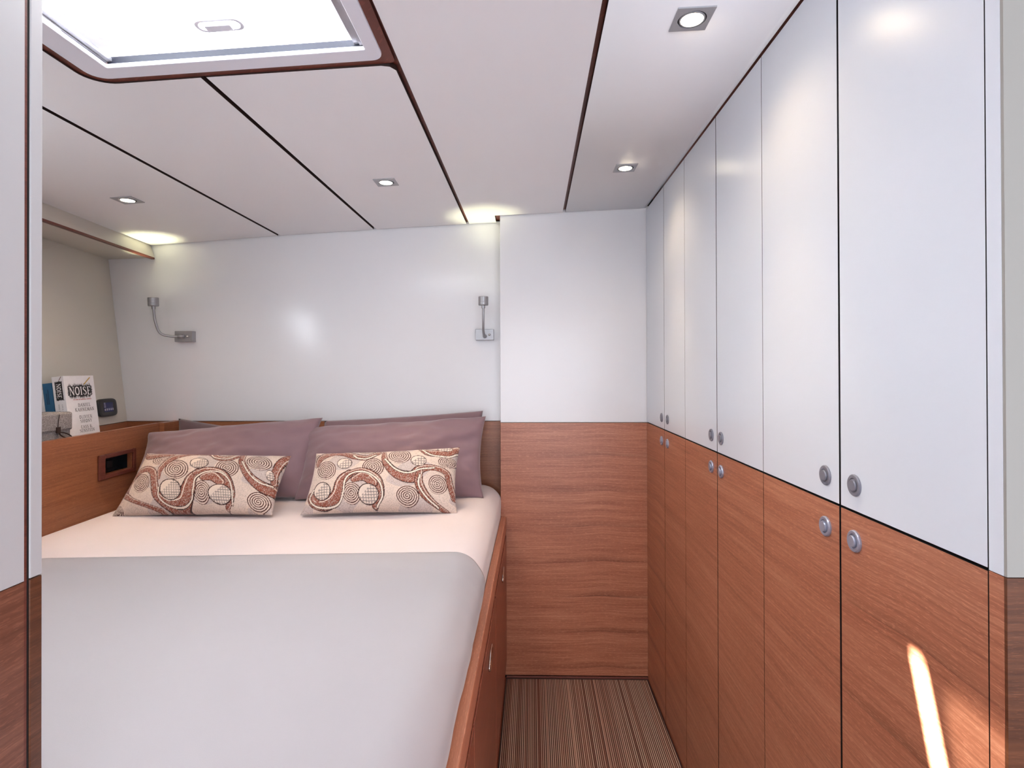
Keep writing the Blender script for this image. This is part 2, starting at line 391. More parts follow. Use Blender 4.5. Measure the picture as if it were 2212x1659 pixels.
# last panel: slight edge roll, added to darken the ceiling beside the wardrobe doors
bm = B(); prof = [(0, 0), (1, 0)]
xe = .438; rows = []
xsr = [xe, xe+.012, xe+.024, xe+.036, xe+.050, xe+.064, xe+.0785]; up = [0, .0002, .0006, .0012, .002, .003, .0045]
for y in (YN, 2.393):
    a = [s4(y)+gw, xe-.004]+xsr; z = [ZC(.158), ZC(xe-.004)]+[ZC(xe)+u_ for u_ in up]
    rows.append(([bm.verts.new((p_, y, q)) for p_, q in zip(a, z)], [bm.verts.new((p_-(.003 if i > 3 else 0), y, q+T) ) for i, (p_, q) in enumerate(zip(a, z))]))
for i in range(len(xsr)+1):
    bm.faces.new((rows[0][0][i], rows[0][0][i+1], rows[1][0][i+1], rows[1][0][i]))
    bm.faces.new((rows[0][1][i], rows[1][1][i], rows[1][1][i+1], rows[0][1][i+1]))
for y in (0, 1):
    for i in range(len(xsr)+1): bm.faces.new((rows[y][0][i], rows[y][1][i], rows[y][1][i+1], rows[y][0][i+1]))
bm.faces.new((rows[0][0][0], rows[1][0][0], rows[1][1][0], rows[0][1][0])); bm.faces.new((rows[0][0][-1], rows[0][1][-1], rows[1][1][-1], rows[1][0][-1]))
bm.normal_update(); bm.faces.ensure_lookup_table()
for f_ in bm.faces:
    if f_.calc_center_median().x < s4(1.5)+gw+.006 and abs(f_.normal.x) > .7: f_.material_index = 1
part('ceiling_panel', bm, ['ceiling_vinyl', 'groove_dark'], ce, smooth=True)
# soffit box along the hull side
bm = B()
fr = lambda y, top: (-1.655-.097*(y-1.855)) if top else (-1.630-.094*(y-1.825))
vs = []
for y in (YN, 2.506):
    vs.append([bm.verts.new(p_) for p_ in ((fr(y, 1)+.004, y, ZC(-1.7)+.002), (fr(y, 0)-.001, y, 1.847), (hx(y, 1.84)-.002, y, 1.841), (hx(y, 1.9)-.002, y, 1.93))])
for i in range(4): bm.faces.new((vs[0][i], vs[0][(i+1) % 4], vs[1][(i+1) % 4], vs[1][i]))
bm.faces.new(vs[0]); bm.faces.new(list(reversed(vs[1])))
so = tag(part('trim_1', bm, 'cream_panel'), kind='structure')
bm = B(); v0 = []
for y in (YN, 2.504):
    v0.append([bm.verts.new(p_) for p_ in ((fr(y, 0)+.0005, y, 1.847), (fr(y, 0)+.0005, y, 1.839), (fr(y, 0)-.014, y, 1.839), (fr(y, 0)-.014, y, 1.847))])
for i in range(4): bm.faces.new((v0[0][i], v0[0][(i+1) % 4], v0[1][(i+1) % 4], v0[1][i]))
bm.faces.new(v0[0]); bm.faces.new(list(reversed(v0[1]))); part('edge_strip', bm, 'trim_wood', so, label='dark wood edge strip')

# near bulkhead right of the doorway
bm = B(); box(bm, WX+.012, 1.9, FY+.004, .636, 0, 2.1); wf = tag(part('wall_front', bm, 'gap_black'), kind='structure')
bm = B(); box(bm, WX, WX+.012, FY, .6385, WL, 2.08); part('end_panel', bm, 'white_laminate', wf)
bm = B(); box(bm, WX, WX+.012, FY, .6385, 0, WL-.001); part('end_panel', bm, 'cherry_wood', wf, label='wood lower end panel')
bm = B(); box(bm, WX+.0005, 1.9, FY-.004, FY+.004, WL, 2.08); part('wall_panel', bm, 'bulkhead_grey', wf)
bm = B(); box(bm, WX+.0005, 1.9, FY-.004, FY+.004, 0, WL-.001); part('wall_panel', bm, 'bulkhead_wood_shaded', wf, label='brown wood lower panel')
# left side of the doorway: passage wall, grooved post
JX = -.540
bm = B(); box(bm, -.60, JX-.012, -1.6, .585, 0, 2.1); box(bm, -2.0, JX-.012, .586, .6090, 0, 2.1); wj = tag(part('wall_passage_left', bm, 'gap_black'), kind='structure')
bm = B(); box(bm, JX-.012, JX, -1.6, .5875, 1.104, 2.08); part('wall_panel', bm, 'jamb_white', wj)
bm = B(); box(bm, JX-.012, JX, -1.6, .5875, 0, 1.103); part('wall_panel', bm, 'passage_wood', wj, label='wood lower panel')
bm = B(); box(bm, JX-.012, JX-.0006, .5876, .5912, 0, 2.08); part('groove_strip', bm, 'trim_wood', wj, label='brown strip in the groove')
bm = B(); box(bm, JX-.012, JX-.0014, .5913, .5946, 0, 2.08); part('groove_shade', bm, 'gap_black', wj, label='black strip for the shaded groove')  # near-flush black strip stands in for the dark inside the groove
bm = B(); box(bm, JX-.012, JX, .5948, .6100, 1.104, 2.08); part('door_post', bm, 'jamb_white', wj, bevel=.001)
bm = B(); box(bm, JX-.012, JX, .5948, .6100, 0, 1.103); part('door_post', bm, 'bulkhead_wood_shaded', wj, bevel=.001, label='wood lower door post')
# the passage behind the camera (lit by the saloon window)
bm = B(); box(bm, 1.86, 1.9, -1.6, .6, 0, 2.1); tag(part('wall_passage_right', bm, 'jamb_white'), kind='structure')
bm = B(); box(bm, -.6, -.25, -1.64, -1.6, 0, 2.1); box(bm, 1.15, 1.9, -1.64, -1.6, 0, 2.1); box(bm, -.25, 1.15, -1.64, -1.6, 0, .8); box(bm, -.25, 1.15, -1.64, -1.6, 1.98, 2.1)
tag(part('wall_rear', bm, 'jamb_white'), kind='structure')
bm = B(); box(bm, -.6, 1.9, -1.64, .60, 2.06, 2.1); box(bm, -2.0, 1.9, .60, .644, 2.022, 2.1); tag(part('ceiling_passage', bm, 'ceiling_vinyl'), kind='structure')

# ------------------------------------------------------------------ deck hatch
cxh, cyh = -.607, .92
ht = thing('deck_hatch', (cxh, cyh, zh(cxh)), 'rectangular roof hatch with white frame and glowing closed blind above the bed', 'hatch')
H = lambda d: (lambda x: zh(x)+d)
bm = B(); ring(bm, rrect(-.9365, -.2775, .656, 1.1895, (.02, .02, .012, .055)), rrect(-.905, -.305, .68, 1.16, .03), H(.004), H(.012)); part('wood_surround', bm, 'trim_wood', ht, label='red-brown wood surround in the gap')
bm = B(); ring(bm, rrect(-.917, -.297, .672, 1.168, (.02, .02, .024, .035)), rrect(-.863, -.326, .70, 1.127, .0035), H(-.001), H(.008)); part('frame', bm, 'hatch_plastic', ht, bevel=.0015, label='white moulded frame')
for x0, x1, d0, d1 in ((-.878, -.862, .009, .016), (-.8615, -.852, .012, .019), (-.3365, -.326, .009, .016), (-.348, -.338, .012, .020)):
    bm = B(); prism(bm, [(x0, .70), (x1, .70), (x1, 1.127), (x0, 1.127)], H(d0), H(d1)); part('guide_rail', bm, 'aluminium', ht, label='grey metal guide rail')
bm = B(); prism(bm, [(-.862, 1.128), (-.327, 1.128), (-.327, 1.136), (-.862, 1.136)], H(.004), H(.022)); part('gasket', bm, 'gasket_navy', ht, label='dark blue seal')
bm = B(); ring(bm, rrect(-.875, -.330, .70, 1.108, .004), rrect(-.842, -.364, .72, 1.086, .045), H(.026), H(.034)); bl = part('blind', bm, ['blind_border'], ht, label='pale border of the blind')
bm = B(); prism(bm, rrect(-.843, -.363, .719, 1.087, .046), H(.028), H(.033)); part('blind_panel', bm, 'blind_backlit', bl, label='bright backlit blind panel')
bm = B(); ring(bm, rrect(-.632, -.540, 1.035, 1.072, .017), rrect(-.625, -.547, 1.041, 1.066, .012), H(.021), H(.028)); prism(bm, rrect(-.612, -.562, 1.045, 1.064, .003), H(.016), H(.026)); part('blind_handle', bm, 'hatch_plastic', bl, bevel=.001)
bm = B(); prism(bm, rrect(-.346, -.330, .94, .975, .004), H(.004), H(.014)); part('catch', bm, 'hatch_plastic', ht, bevel=.001)
bm = B(); prism(bm, rrect(-.886, -.862, .90, 1.02, .010), H(.001), H(.009)); part('catch', bm, 'hatch_plastic', ht, bevel=.001)
# shaft round the blind and acrylic lid on deck
bm = B(); ring(bm, rrect(-.905, -.300, .66, 1.215, .03), rrect(-.885, -.320, .69, 1.19, .02), H(.046), H(.085)); part('shaft', bm, 'hatch_plastic', ht)
bm = B(); prism(bm, rrect(-.91, -.29, .65, 1.225, .03), H(.086), H(.094)); part('pane', bm, 'hatch_acrylic', ht, label='clear acrylic lid')

# ------------------------------------------------------------------ wardrobe cabinets
def latch(door, y, z, white):
    bm = B(); n = 28
    prof = [(.0172, 0), (.0172, -.0022), (.0158, -.0036), (.0115, -.0034), (.0108, -.0012), (.0092, -.0012), (.0092, -.0046), (.0082, -.0056)]
    prof = prof if white else [(r_, h*1.25) for r_, h in prof]
    lathe(bm, prof, (WX, y, z), 'x', n)
    part('latch', bm, 'latch_grey' if white else 'latch_silver', door, smooth=False, bevel=.0003)
YS = [2.398, 2.096, 1.826, 1.524, 1.231, .934, .639]
GAP = [.001, .0016, .0010, .0020, .0010, .0026, .0012]
who = ['at the far end of the aisle', 'in the middle of the row', 'nearest the doorway']
for i in range(3):
    ya, ym, yb = YS[2*i], YS[2*i+1], YS[2*i+2]
    for up_ in (1, 0):
        z0, z1 = (WL+.002, 2.0145) if up_ else (.012, WL-.002)
        c = thing('upper_cabinet' if up_ else 'lower_cabinet', (WX+.3, (ya+yb)/2, z0),
                  ('white double-door upper wardrobe cabinet ' if up_ else 'brown wood double-door lower wardrobe cabinet ')+who[i], 'cabinet',
                  'white upper wardrobe cabinets along the right side' if up_ else 'wooden lower wardrobe cabinets along the right side')
        bm = B(); box(bm, WX+.019, WX+.50, yb+.0005, ya-.0005, z0-.0015, z1+.0015); part('body', bm, 'gap_black', c)
        for k, (p_, q, g0, g1) in enumerate(((ym, ya, GAP[2*i+1], GAP[2*i]), (yb, ym, GAP[2*i+2], GAP[2*i+1]))):
            bm = B(); box(bm, WX, WX+.018, p_+g0, q-g1, z0, z1)
            bm.normal_update()
            for f_ in bm.faces: f_.material_index = 0 if abs(f_.normal.x) > .5 else 1
            d = part('door', bm, ['white_laminate' if up_ else 'cherry_wood', 'gap_black'], c)
            ly = {0: (2.153, 2.076)[::1], 1: (1.569, 1.492), 2: (.977, .892)}[i][k]
            if i == 0: ly = (2.136, 2.050)[k]
            latch(d, ly, 1.146 if up_ else 1.058, up_)

# ------------------------------------------------------------------ bed
px_ = lambda y: -.086-.0158*(2.395-y)            # outer face of the bed side
bed = thing('bed_base', (-.8, 1.5, 0), 'built-in wooden bed base with drawers and a raised side rail along the aisle', 'bed')
def ybox(bm, o0, o1, y0, y1, z0, z1):
    vs = box(bm, 0, 1, y0, y1, z0, z1)
    for v in vs: v.co.x = px_(v.co.y)+(o1 if v.co.x > .5 else o0)
bm = B(); ybox(bm, -.020, 0, .640, 2.398, .08, .640); part('side_panel', bm, 'bed_wood', bed)
bm = B(); ybox(bm, -.060, -.045, .640, 2.398, .0, .08); part('plinth', bm, 'gap_black', bed)
bm = B(); ybox(bm, -.0215, .0015, .640, 2.398, .641, .699); part('side_rail', bm, 'rail_wood', bed, bevel=.003)
bm = B(); box(bm, -1.545, -.125, .645, 2.50, .02, .42); part('platform', bm, 'gap_black', bed)
for y0, y1, hy in ((1.725, 2.360, 2.09), (1.105, 1.715, 1.49), (.655, 1.095, .90)):
    bm = B(); ybox(bm, 0.0002, .0035, y0, y1, .10, .628); d = part('drawer', bm, 'bed_wood', bed, bevel=.001)
    bm = B(); hw = .062; pr_ = [( -1, 0)]
    n = 28
    rr = [(1.0, .0037), (.98, .0075), (.80, .0085), (.70, .0055), (.66, .0045)]
    rows = [[bm.verts.new((px_(hy)+h, hy+hw*r_*math.cos(2*math.pi*k/n), .562+.021*r_*math.sin(2*math.pi*k/n))) for k in range(n)] for r_, h in rr]
    for a in range(len(rows)-1):
        for k in range(n): bm.faces.new((rows[a][k], rows[a][(k+1) % n], rows[a+1][(k+1) % n], rows[a+1][k]))
    bm.faces.new(rows[-1]); bm.faces.new(rows[0])
    part('finger_pull', bm, 'chrome', d, smooth=True, label='oval chrome finger pull')
# shelf board along the hull side, with recessed socket niche
bx = lambda y: -1.5935+.0813*(2.51-y)
sb = thing('shelf_board', (-1.57, 1.6, 1.06), 'brown wooden shelf and upright board along the left side of the bed', 'shelf')
def bbox(bm, o0, o1, y0, y1, z0, z1, mi=0):
    vs = box(bm, 0, 1, y0, y1, z0, z1, mi)
    for v in vs: v.co.x = bx(v.co.y)+(o1 if v.co.x > .5 else o0)
bm = B(); bbox(bm, -.018, 0, .64, 2.014, .66, 1.105); bbox(bm, -.018, 0, 2.180, 2.372, .66, 1.105); bbox(bm, -.018, 0, 2.014, 2.180, .66, .946); bbox(bm, -.018, 0, 2.014, 2.180, 1.006, 1.105)
part('upright_board', bm, 'board_wood', sb)
bm = B(); box(bm, -1.60, -1.562, 2.373, 2.508, .66, 1.104); part('end_post', bm, 'board_wood', sb, bevel=.001)
bm = B(); vs = box(bm, 0, 1, .64, 2.507, 1.050, 1.064)
for v in vs: v.co.x = bx(v.co.y)-.019 if v.co.x > .5 else hx(v.co.y, 1.05)-.006
part('shelf_floor', bm, 'board_wood', sb)
nf = None
bm = B()
for (y0, y1, z0, z1) in ((1.981, 2.014, .931, 1.022), (2.180, 2.197, .931, 1.022), (2.014, 2.180, .931, .947), (2.014, 2.180, 1.006, 1.022)): bbox(bm, .0003, .009, y0+(.0 if y0 < 2 else 0), y1, z0, z1)
nf = part('niche_frame', bm, 'trim_wood', sb, bevel=.0025, label='raised wood frame round the dark niche')
bm = B(); bbox(bm, -.060, -.056, 2.010, 2.184, .938, 1.004)
for (y0, y1, z0, z1) in ((2.010, 2.0135, .938, 1.004), (2.1805, 2.184, .938, 1.004), (2.010, 2.184, .9375, .9405), (2.010, 2.184, 1.0015, 1.0045)): bbox(bm, -.060, -.0185, y0, y1, z0, z1)
part('niche_box', bm, 'black_plastic', nf)
bm = B(); bbox(bm, -.056, -.040, 2.04, 2.075, .955, .985); part('socket', bm, 'black_plastic', nf, bevel=.002); bm = B(); bbox(bm, -.056, -.044, 2.10, 2.13, .955, .985); part('socket', bm, 'black_plastic', nf, bevel=.002)

# mattress with fitted sheet
def grid_obj(name, nu, nv, fn, mats, parent=None, base=None, flip=False, extra=None):
    bm = B(); V = [[bm.verts.new(fn(i/(nu-1), j/(nv-1))) for i in range(nu)] for j in range(nv)]
    for j in range(nv-1):
        for i in range(nu-1): bm.faces.new((V[j][i], V[j][i+1], V[j+1][i+1], V[j+1][i]))
    return part(name, bm, mats, parent, smooth=True, base=base)
bm = B()
x0, x1, y0, y1, z0, z1 = -1.548, -.112, .655, 2.495, .43, .809
nx, ny = 60, 90; rt = .075; rc = .085
def mat_top(u, v):
    return x0+(x1-x0)*u, y0+(y1-y0)*v
lay = []
prof = [(0, z0), (0, .50), (-.001, .58), (.0, .66), (.002, z1-rt-.01)]+[(rt*(1-math.cos(R(a))), z1-rt+rt*math.sin(R(a))) for a in range(10, 91, 10)]
def outline(ins, n=10):
    r_ = max(rc-ins*.6, .02); P_ = []
    return rrect(x0+ins, x1-ins, y0+ins, y1-ins, r_, n)
def headrise(y): s_ = min(max((y-2.0)/.45, 0), 1); return .022*s_*s_*(3-2*s_)
prevrow = None
for ins, z in prof:
    row = [bm.verts.new((p_[0], p_[1], z+(headrise(p_[1]) if z > .7 else 0))) for p_ in outline(ins)]
    if prevrow:
        for i in range(len(row)): bm.faces.new((prevrow[i], prevrow[(i+1) % len(row)], row[(i+1) % len(row)], row[i]))
    else: bm.faces.new(row)
    prevrow = row
for ins in (.11, .18, .28, .40, .55, .69):
    row = [bm.verts.new((p_[0], p_[1], z1+headrise(p_[1])+.0015)) for p_ in outline(ins)]
    for i in range(len(row)): bm.faces.new((prevrow[i], prevrow[(i+1) % len(row)], row[(i+1) % len(row)], row[i]))
    prevrow = row
bm.faces.new(prevrow)
for v in bm.verts:
    v.co.x += (v.co.x-x0)/(x1-x0)*(px_(v.co.y)-.0245-x1)
    if .70 < v.co.z < z1-.01 and v.co.x > -.3: v.co.x += .007*math.sin((v.co.z-.70)/.105*math.pi)+.003*noise.noise(Vector((0, v.co.y*9, v.co.z*5)))
mt = tag(part('mattress', bm, 'sheet_cotton', smooth=True, base=(-.83, 1.57, .43)), 'thick mattress in a pale pink fitted sheet on the wooden bed', 'mattress')

# bedspread over the near part of the mattress
def spread(s, t_):
    # s: 0 left .. 1 hanging right edge, t: 0 near .. 1 fold
    rr_ = .082; L_flat = 1.545-.1865-.0245-.0035+.004; arcL = rr_*math.pi/2; side = .036; tot = L_flat+arcL+side
    s = s/.72*.55 if s < .72 else .55+(s-.72)/.28*.45
    d = s/.55*(L_flat-.2) if s < .55 else L_flat-.2+(s-.55)/.45*(.2+arcL+side)
    zt = .8205; xs_ = -1.540
    if d < L_flat: x, z, k = xs_+d, zt, 0
    elif d < L_flat+arcL:
        a = (d-L_flat)/rr_; x, z, k = xs_+L_flat+rr_*math.sin(a), zt-rr_*(1-math.cos(a)), a/(math.pi/2)
    else: x, z, k = xs_+L_flat+rr_, zt-rr_-(d-L_flat-arcL), 1+(d-L_flat-arcL)/side
    xe_ = xs_+L_flat+rr_; q_ = (x-xs_)/(xe_-xs_)
    yf = 1.489+(x+1.319)*.0635
    if k > 0: yf -= .10*(min(k, 2)/2)**1.5
    y = .648+(yf-.648)*t_
    x = xs_+q_*(px_(y)-.0185-xs_)
    if z < .79: x += .006*math.sin(min(1, (.79-z)/.09)*math.pi)
    ph = max(0, min(1, (x+.45)/.3))
    z += .0012*noise.noise(Vector((x*2.4, y*2.0, 3)))*(1 if k < .8 else 0)
    if k > .2: x += .0035*noise.noise(Vector((1, y*11, z*9)))*min(1, k)
    if t_ > .86:
        e = (t_-.86)/.14; z += .0030*math.sin(e*math.pi)
        z += .0016*noise.noise(Vector((x*14, y*20, 1)))*ph
    return (x, y, z)
bs = grid_obj('bedspread', 150, 80, spread, 'cover_satin', base=(-.8, 1.1, .82))
md = bs.modifiers.new('thick', 'SOLIDIFY'); md.thickness = .008; md.offset = -1
tag(bs, 'smooth grey satin bedspread folded back over the near half of the mattress', 'bedspread')

# ------------------------------------------------------------------ pillows
def pillow(name, BL, BR, TR, TL, thick, bow, mats, label, cat, group, n=(60, 40), seed=0, wr=.004, pw=.5, colfn=None, flange=.0, sagx=0.0):
    BL, BR, TR, TL = map(Vector, (BL, BR, TR, TL)); cen = (BL+BR+TR+TL)/4
    nrm = ((BR-BL).cross(TL-BL)).normalized()
    if nrm.y > 0: nrm = -nrm
    nu, nv = n; bm = B(); rows = {}
    U = np.linspace(-1, 1, nu); V = np.linspace(-1, 1, nv)
    uvl = []
    for side in (1, -1):
        for j, v in enumerate(V):
            for i, u in enumerate(U):
                if side == -1 and (i in (0, nu-1) or j in (0, nv-1)): rows[(side, i, j)] = rows[(1, i, j)]; continue
                uu = u*(1-bow[0]*(1-v*v)**1.0*abs(u)**3); vv = v*(1-bow[1]*(1-u*u)*abs(v)**3)
                a, c = (uu+1)/2, (vv+1)/2
                P_ = BL*(1-a)*(1-c)+BR*a*(1-c)+TR*a*c+TL*(1-a)*c
                f = (max(0, 1-abs(u)**2.4)*max(0, 1-abs(v)**2.4))**pw
                w_ = noise.noise(Vector((u*2.3+seed, v*1.7, side)))*wr*2+noise.noise(Vector((u*6+seed, v*5, side+3)))*wr
                # creases running from the corners
                cr = math.sin((abs(u)-abs(v))*9+seed)*wr*.8*(abs(u)*abs(v))
                P_ = P_+nrm*side*(f*thick/2)+nrm*(w_+cr)*(f**.5)
                if flange: P_ = P_+nrm*.006*noise.noise(Vector((u*5, v*5, seed+9)))
                P_ = P_+Vector((0, 0, -sagx*(1-abs(u)**2)*(v+1)/2))
                rows[(side, i, j)] = bm.verts.new(P_); uvl.append((a, c, side))
    for side in (1, -1):
        for j in range(nv-1):
            for i in range(nu-1): bm.faces.new((rows[(side, i, j)], rows[(side, i+1, j)], rows[(side, i+1, j+1)], rows[(side, i, j+1)]))
    base = (cen.x, cen.y, min(BL.z, BR.z))
    o = part(name, bm, mats, smooth=True, base=base)
    if colfn:
        uv = np.array(uvl); cols = colfn(uv[:, 0], uv[:, 1]); 
        at = o.data.color_attributes.new('weave', 'FLOAT_COLOR', 'POINT')
        rgba = np.ones((len(uvl), 4), dtype=np.float32); rgba[:, :3] = cols
        at.data.foreach_set('color', rgba.ravel())
    return tag(o, label, cat, group)
GP = 'mauve sleeping pillows at the head of the bed'
pillow('pillow', (-1.545, 2.42, .84), (-.90, 2.43, .84), (-.880, 2.475, 1.02), (-1.535, 2.43, 1.118), .10, (.02, .05), 'mauve_dark',
       'dull mauve pillow behind the left front pillow, leaning on the headboard', 'pillow', GP, seed=3, wr=.005)
pillow('pillow', (-.93, 2.40, .835), (-.20, 2.42, .835), (-.187, 2.44, 1.150), (-.90, 2.475, 1.103), .10, (.03, .03), 'mauve_cotton',
       'mauve pillow behind the right front pillow, leaning on the headboard', 'pillow', GP, seed=8, wr=.004)
pillow('pillow', (-1.550, 2.125, .828), (-.868, 2.17, .828), (-.852, 2.32, 1.131), (-1.560, 2.27, 1.073), .165, (.05, .06), 'mauve_cotton',
       'plump mauve pillow behind the left patterned cushion', 'pillow', GP, seed=1, wr=.009, n=(110, 70))
pillow('pillow', (-.905, 2.155, .825), (-.166, 2.19, .825), (-.164, 2.30, 1.138), (-.915, 2.30, 1.091), .165, (.05, .05), 'mauve_cotton',
       'plump mauve pillow behind the right patterned cushion', 'pillow', GP, seed=5, wr=.010, n=(110, 70))

# woven pattern, drawn in the cloth's own plane (units: 1/1000 of the cushion width)
CREAM = np.array(lin(228, 206, 190)[:3]); GREY = np.array(lin(208, 190, 182)[:3]); BR = np.array(lin(162, 92, 72)[:3]); DK = np.array(lin(62, 36, 34)[:3]); LT = np.array(lin(240, 226, 208)[:3])
def catmull(P_, n=14):
    P_ = [np.array(p_, float) for p_ in P_]; Q = [2*P_[0]-P_[1]]+P_+[2*P_[-1]-P_[-2]]; out = []
    for i in range(1, len(Q)-2):
        for k in range(n):
            t_ = k/n; a, b_, c, d = Q[i-1], Q[i], Q[i+1], Q[i+2]
            out.append(.5*((2*b_)+(-a+c)*t_+(2*a-5*b_+4*c-d)*t_*t_+(-a+3*b_-3*c+d)*t_**3))
    out.append(P_[-1]); return np.array(out)
def weave(corners, bands, lines, discs, spirals):
    TLc, TRc, BRc, BLc = [np.array(c, float) for c in corners]
    def fn(a, c):
        rng = np.random.RandomState(3); n = len(a); a_ = a[:, None]; c_ = c[:, None]
        P_ = BLc*(1-a_)*(1-c_)+BRc*a_*(1-c_)+TRc*a_*c_+TLc*(1-a_)*c_
        x, y = P_[:, 0], P_[:, 1]
        nz = rng.rand(n)[:, None]
        col = CREAM*(1-.25*(nz > .72))+0*nz
        gz = (np.sin(x*.011+1)+np.sin(y*.017+x*.006) > .3)[:, None]
        col = np.where(gz, GREY*(1-.28*(nz > .68)), col)
        def near(pl, wd):
            d = np.full(n, 1e9); sgn = np.zeros(n)
            for i in range(len(pl)-1):
                p0, p1 = pl[i][:2], pl[i+1][:2]; dv = p1-p0; L = dv@dv+1e-9
                t_ = np.clip(((P_-p0)@dv)/L, 0, 1); q = P_-(p0+t_[:, None]*dv); dd = np.hypot(q[:, 0], q[:, 1])
                ww = pl[i][2]+(pl[i+1][2]-pl[i][2])*t_ if wd else 1.0
                r_ = dd/ww; s_ = np.sign(q[:, 0]*dv[1]-q[:, 1]*dv[0]); up = r_ < d; d = np.where(up, r_, d); sgn = np.where(up, s_, sgn)
            return d, sgn
        for (cx_, cy_, rx, ry) in spirals:
            dx, dy = (x-cx_)/rx, (y-cy_)/ry; r_ = np.hypot(dx, dy); th = np.arctan2(dy, dx)
            ins = r_ < 1; f = (r_*5.5-th/(2*np.pi)) % 1
            col = np.where(ins[:, None], CREAM, col); col = np.where((ins & (f < .46))[:, None], DK*.95+BR*.12, col)
        for pts in bands:
            d, s_ = near(catmull(pts), True); ins = d < 1
            hatch = (np.sin(x*.42+y*.12+rng.rand(n)*2.2) > .1)[:, None]
            cb = np.where(hatch, BR, BR*.55+DK*.3); cb = np.where((nz > .8), CREAM*.75, cb)
            col = np.where(ins[:, None], cb, col); col = np.where(((d > .88) & (d < 1.03))[:, None], DK, col)
            col = np.where(((d > .52) & (d < .66) & (s_ > 0))[:, None], LT, col)
        for (cx_, cy_, rx, ry) in discs:
            dx, dy = (x-cx_)/rx, (y-cy_)/ry; r_ = np.hypot(dx, dy); ins = r_ < 1
            grid = ((x % 26) < 7) | ((y % 26) < 7)
            col = np.where(ins[:, None], CREAM*.7+LT*.3, col); col = np.where((ins & grid & (dx+dy > -.6))[:, None], GREY*.45, col)
            col = np.where((np.abs(r_-1) < .045)[:, None], DK, col)
            
        for pts in lines:
            d, s_ = near(catmull([(p_[0], p_[1], 1) for p_ in pts]), False)
            col = np.where((d < 7)[:, None], LT, col); col = np.where(((d >= 7) & (d < 12))[:, None], DK, col)
        return col
    return fn
wl_ = weave([(415, 620), (2060, 640), (1850, 1360), (30, 1380)],
    bands=[[(230, 1180, 30), (250, 1050, 45), (330, 930, 45), (460, 880, 40), (560, 930, 45), (590, 1080, 45), (620, 1210, 50), (740, 1290, 60), (900, 1270, 80), (970, 1150, 85), (1010, 1030, 60), (1080, 950, 45)],
           [(1050, 960, 30), (1200, 930, 45), (1340, 990, 75), (1420, 1120, 60), (1430, 1240, 35), (1370, 1320, 20)],
           [(1140, 1010, 40), (1240, 990, 60), (1330, 1060, 50)],
           [(640, 1020, 14), (650, 900, 30), (740, 790, 35), (880, 710, 38), (1050, 680, 32), (1200, 680, 40), (1290, 750, 40), (1420, 750, 40), (1540, 680, 40)],
           [(1560, 690, 30), (1560, 820, 40), (1640, 980, 50), (1760, 1080, 65), (1870, 1110, 70)],
           [(420, 640, 18), (470, 700, 40), (600, 690, 45), (760, 690, 30)],
           [(230, 1180, 40), (340, 1250, 25), (520, 1310, 20), (640, 1340, 16)],
           [(2050, 650, 30), (1960, 760, 40), (1900, 900, 35), (1880, 1020, 30)]],
    lines=[[(640, 1120), (640, 1230), (740, 1305), (900, 1310), (1000, 1250), (1030, 1130), (1060, 1020), (1180, 945), (1330, 950), (1430, 1050), (1450, 1180), (1440, 1290)],
           [(1200, 690), (1240, 740), (1340, 765), (1440, 740), (1510, 680)],
           [(1560, 800), (1640, 950), (1740, 1040), (1870, 1060)]],
    discs=[(770, 1140, 115, 110), (1320, 1190, 125, 100), (1090, 830, 100, 70), (1850, 940, 40, 60)],
    spirals=[(420, 1050, 105, 115), (830, 905, 145, 125), (660, 770, 140, 75), (1395, 890, 135, 115), (1735, 800, 140, 100), (1120, 1170, 100, 125), (1720, 1250, 130, 110), (1400, 680, 100, 34), (110, 1330, 80, 60)])
wr_ = weave([(285, 520), (1655, 455), (1625, 1130), (130, 1145)],
    bands=[[(310, 680, 20), (350, 600, 36), (440, 550, 36), (560, 550, 36), (680, 600, 36), (800, 620, 30), (900, 560, 30)],
           [(360, 1090, 14), (250, 980, 30), (280, 1060, 40), (400, 1070, 50), (510, 1000, 55), (560, 860, 50), (640, 790, 40)],
           [(620, 790, 26), (760, 770, 36), (880, 850, 55), (910, 980, 50), (860, 1080, 30)], [(680, 850, 30), (780, 820, 50), (860, 880, 45)],
           [(955, 560, 20), (980, 680, 34), (1080, 790, 50), (1220, 820, 60), (1300, 740, 45), (1420, 720, 30), (1530, 760, 30), (1560, 860, 30), (1600, 1000, 28)],
           [(1290, 760, 30), (1280, 870, 40), (1330, 980, 40), (1420, 1060, 26), (1540, 1130, 18)],
           [(1290, 510, 20), (1370, 550, 40), (1500, 550, 45), (1630, 500, 50)]],
    lines=[[(280, 930), (240, 1010), (290, 1080), (400, 1100), (520, 1070), (575, 970), (600, 840), (690, 780), (820, 790), (920, 880), (940, 1000), (880, 1090)],
           [(970, 640), (1060, 740), (1180, 780), (1300, 740), (1420, 720)], [(1290, 800), (1280, 900), (1350, 1010), (1450, 1090)],
           [(670, 590), (720, 625), (800, 630), (880, 590)], [(1310, 520), (1400, 580), (1550, 590), (1640, 540)]],
    discs=[(370, 950, 85, 85), (810, 985, 95, 90), (590, 680, 70, 58), (1280, 650, 70, 55), (1520, 500, 70, 28)],
    spirals=[(410, 740, 100, 100), (855, 725, 105, 100), (1100, 600, 110, 85), (1540, 650, 90, 60), (1450, 880, 90, 95), (1170, 1000, 110, 95), (650, 975, 95, 100), (790, 545, 80, 30), (320, 600, 40, 50)])
GC = 'patterned scatter cushions on the bed'
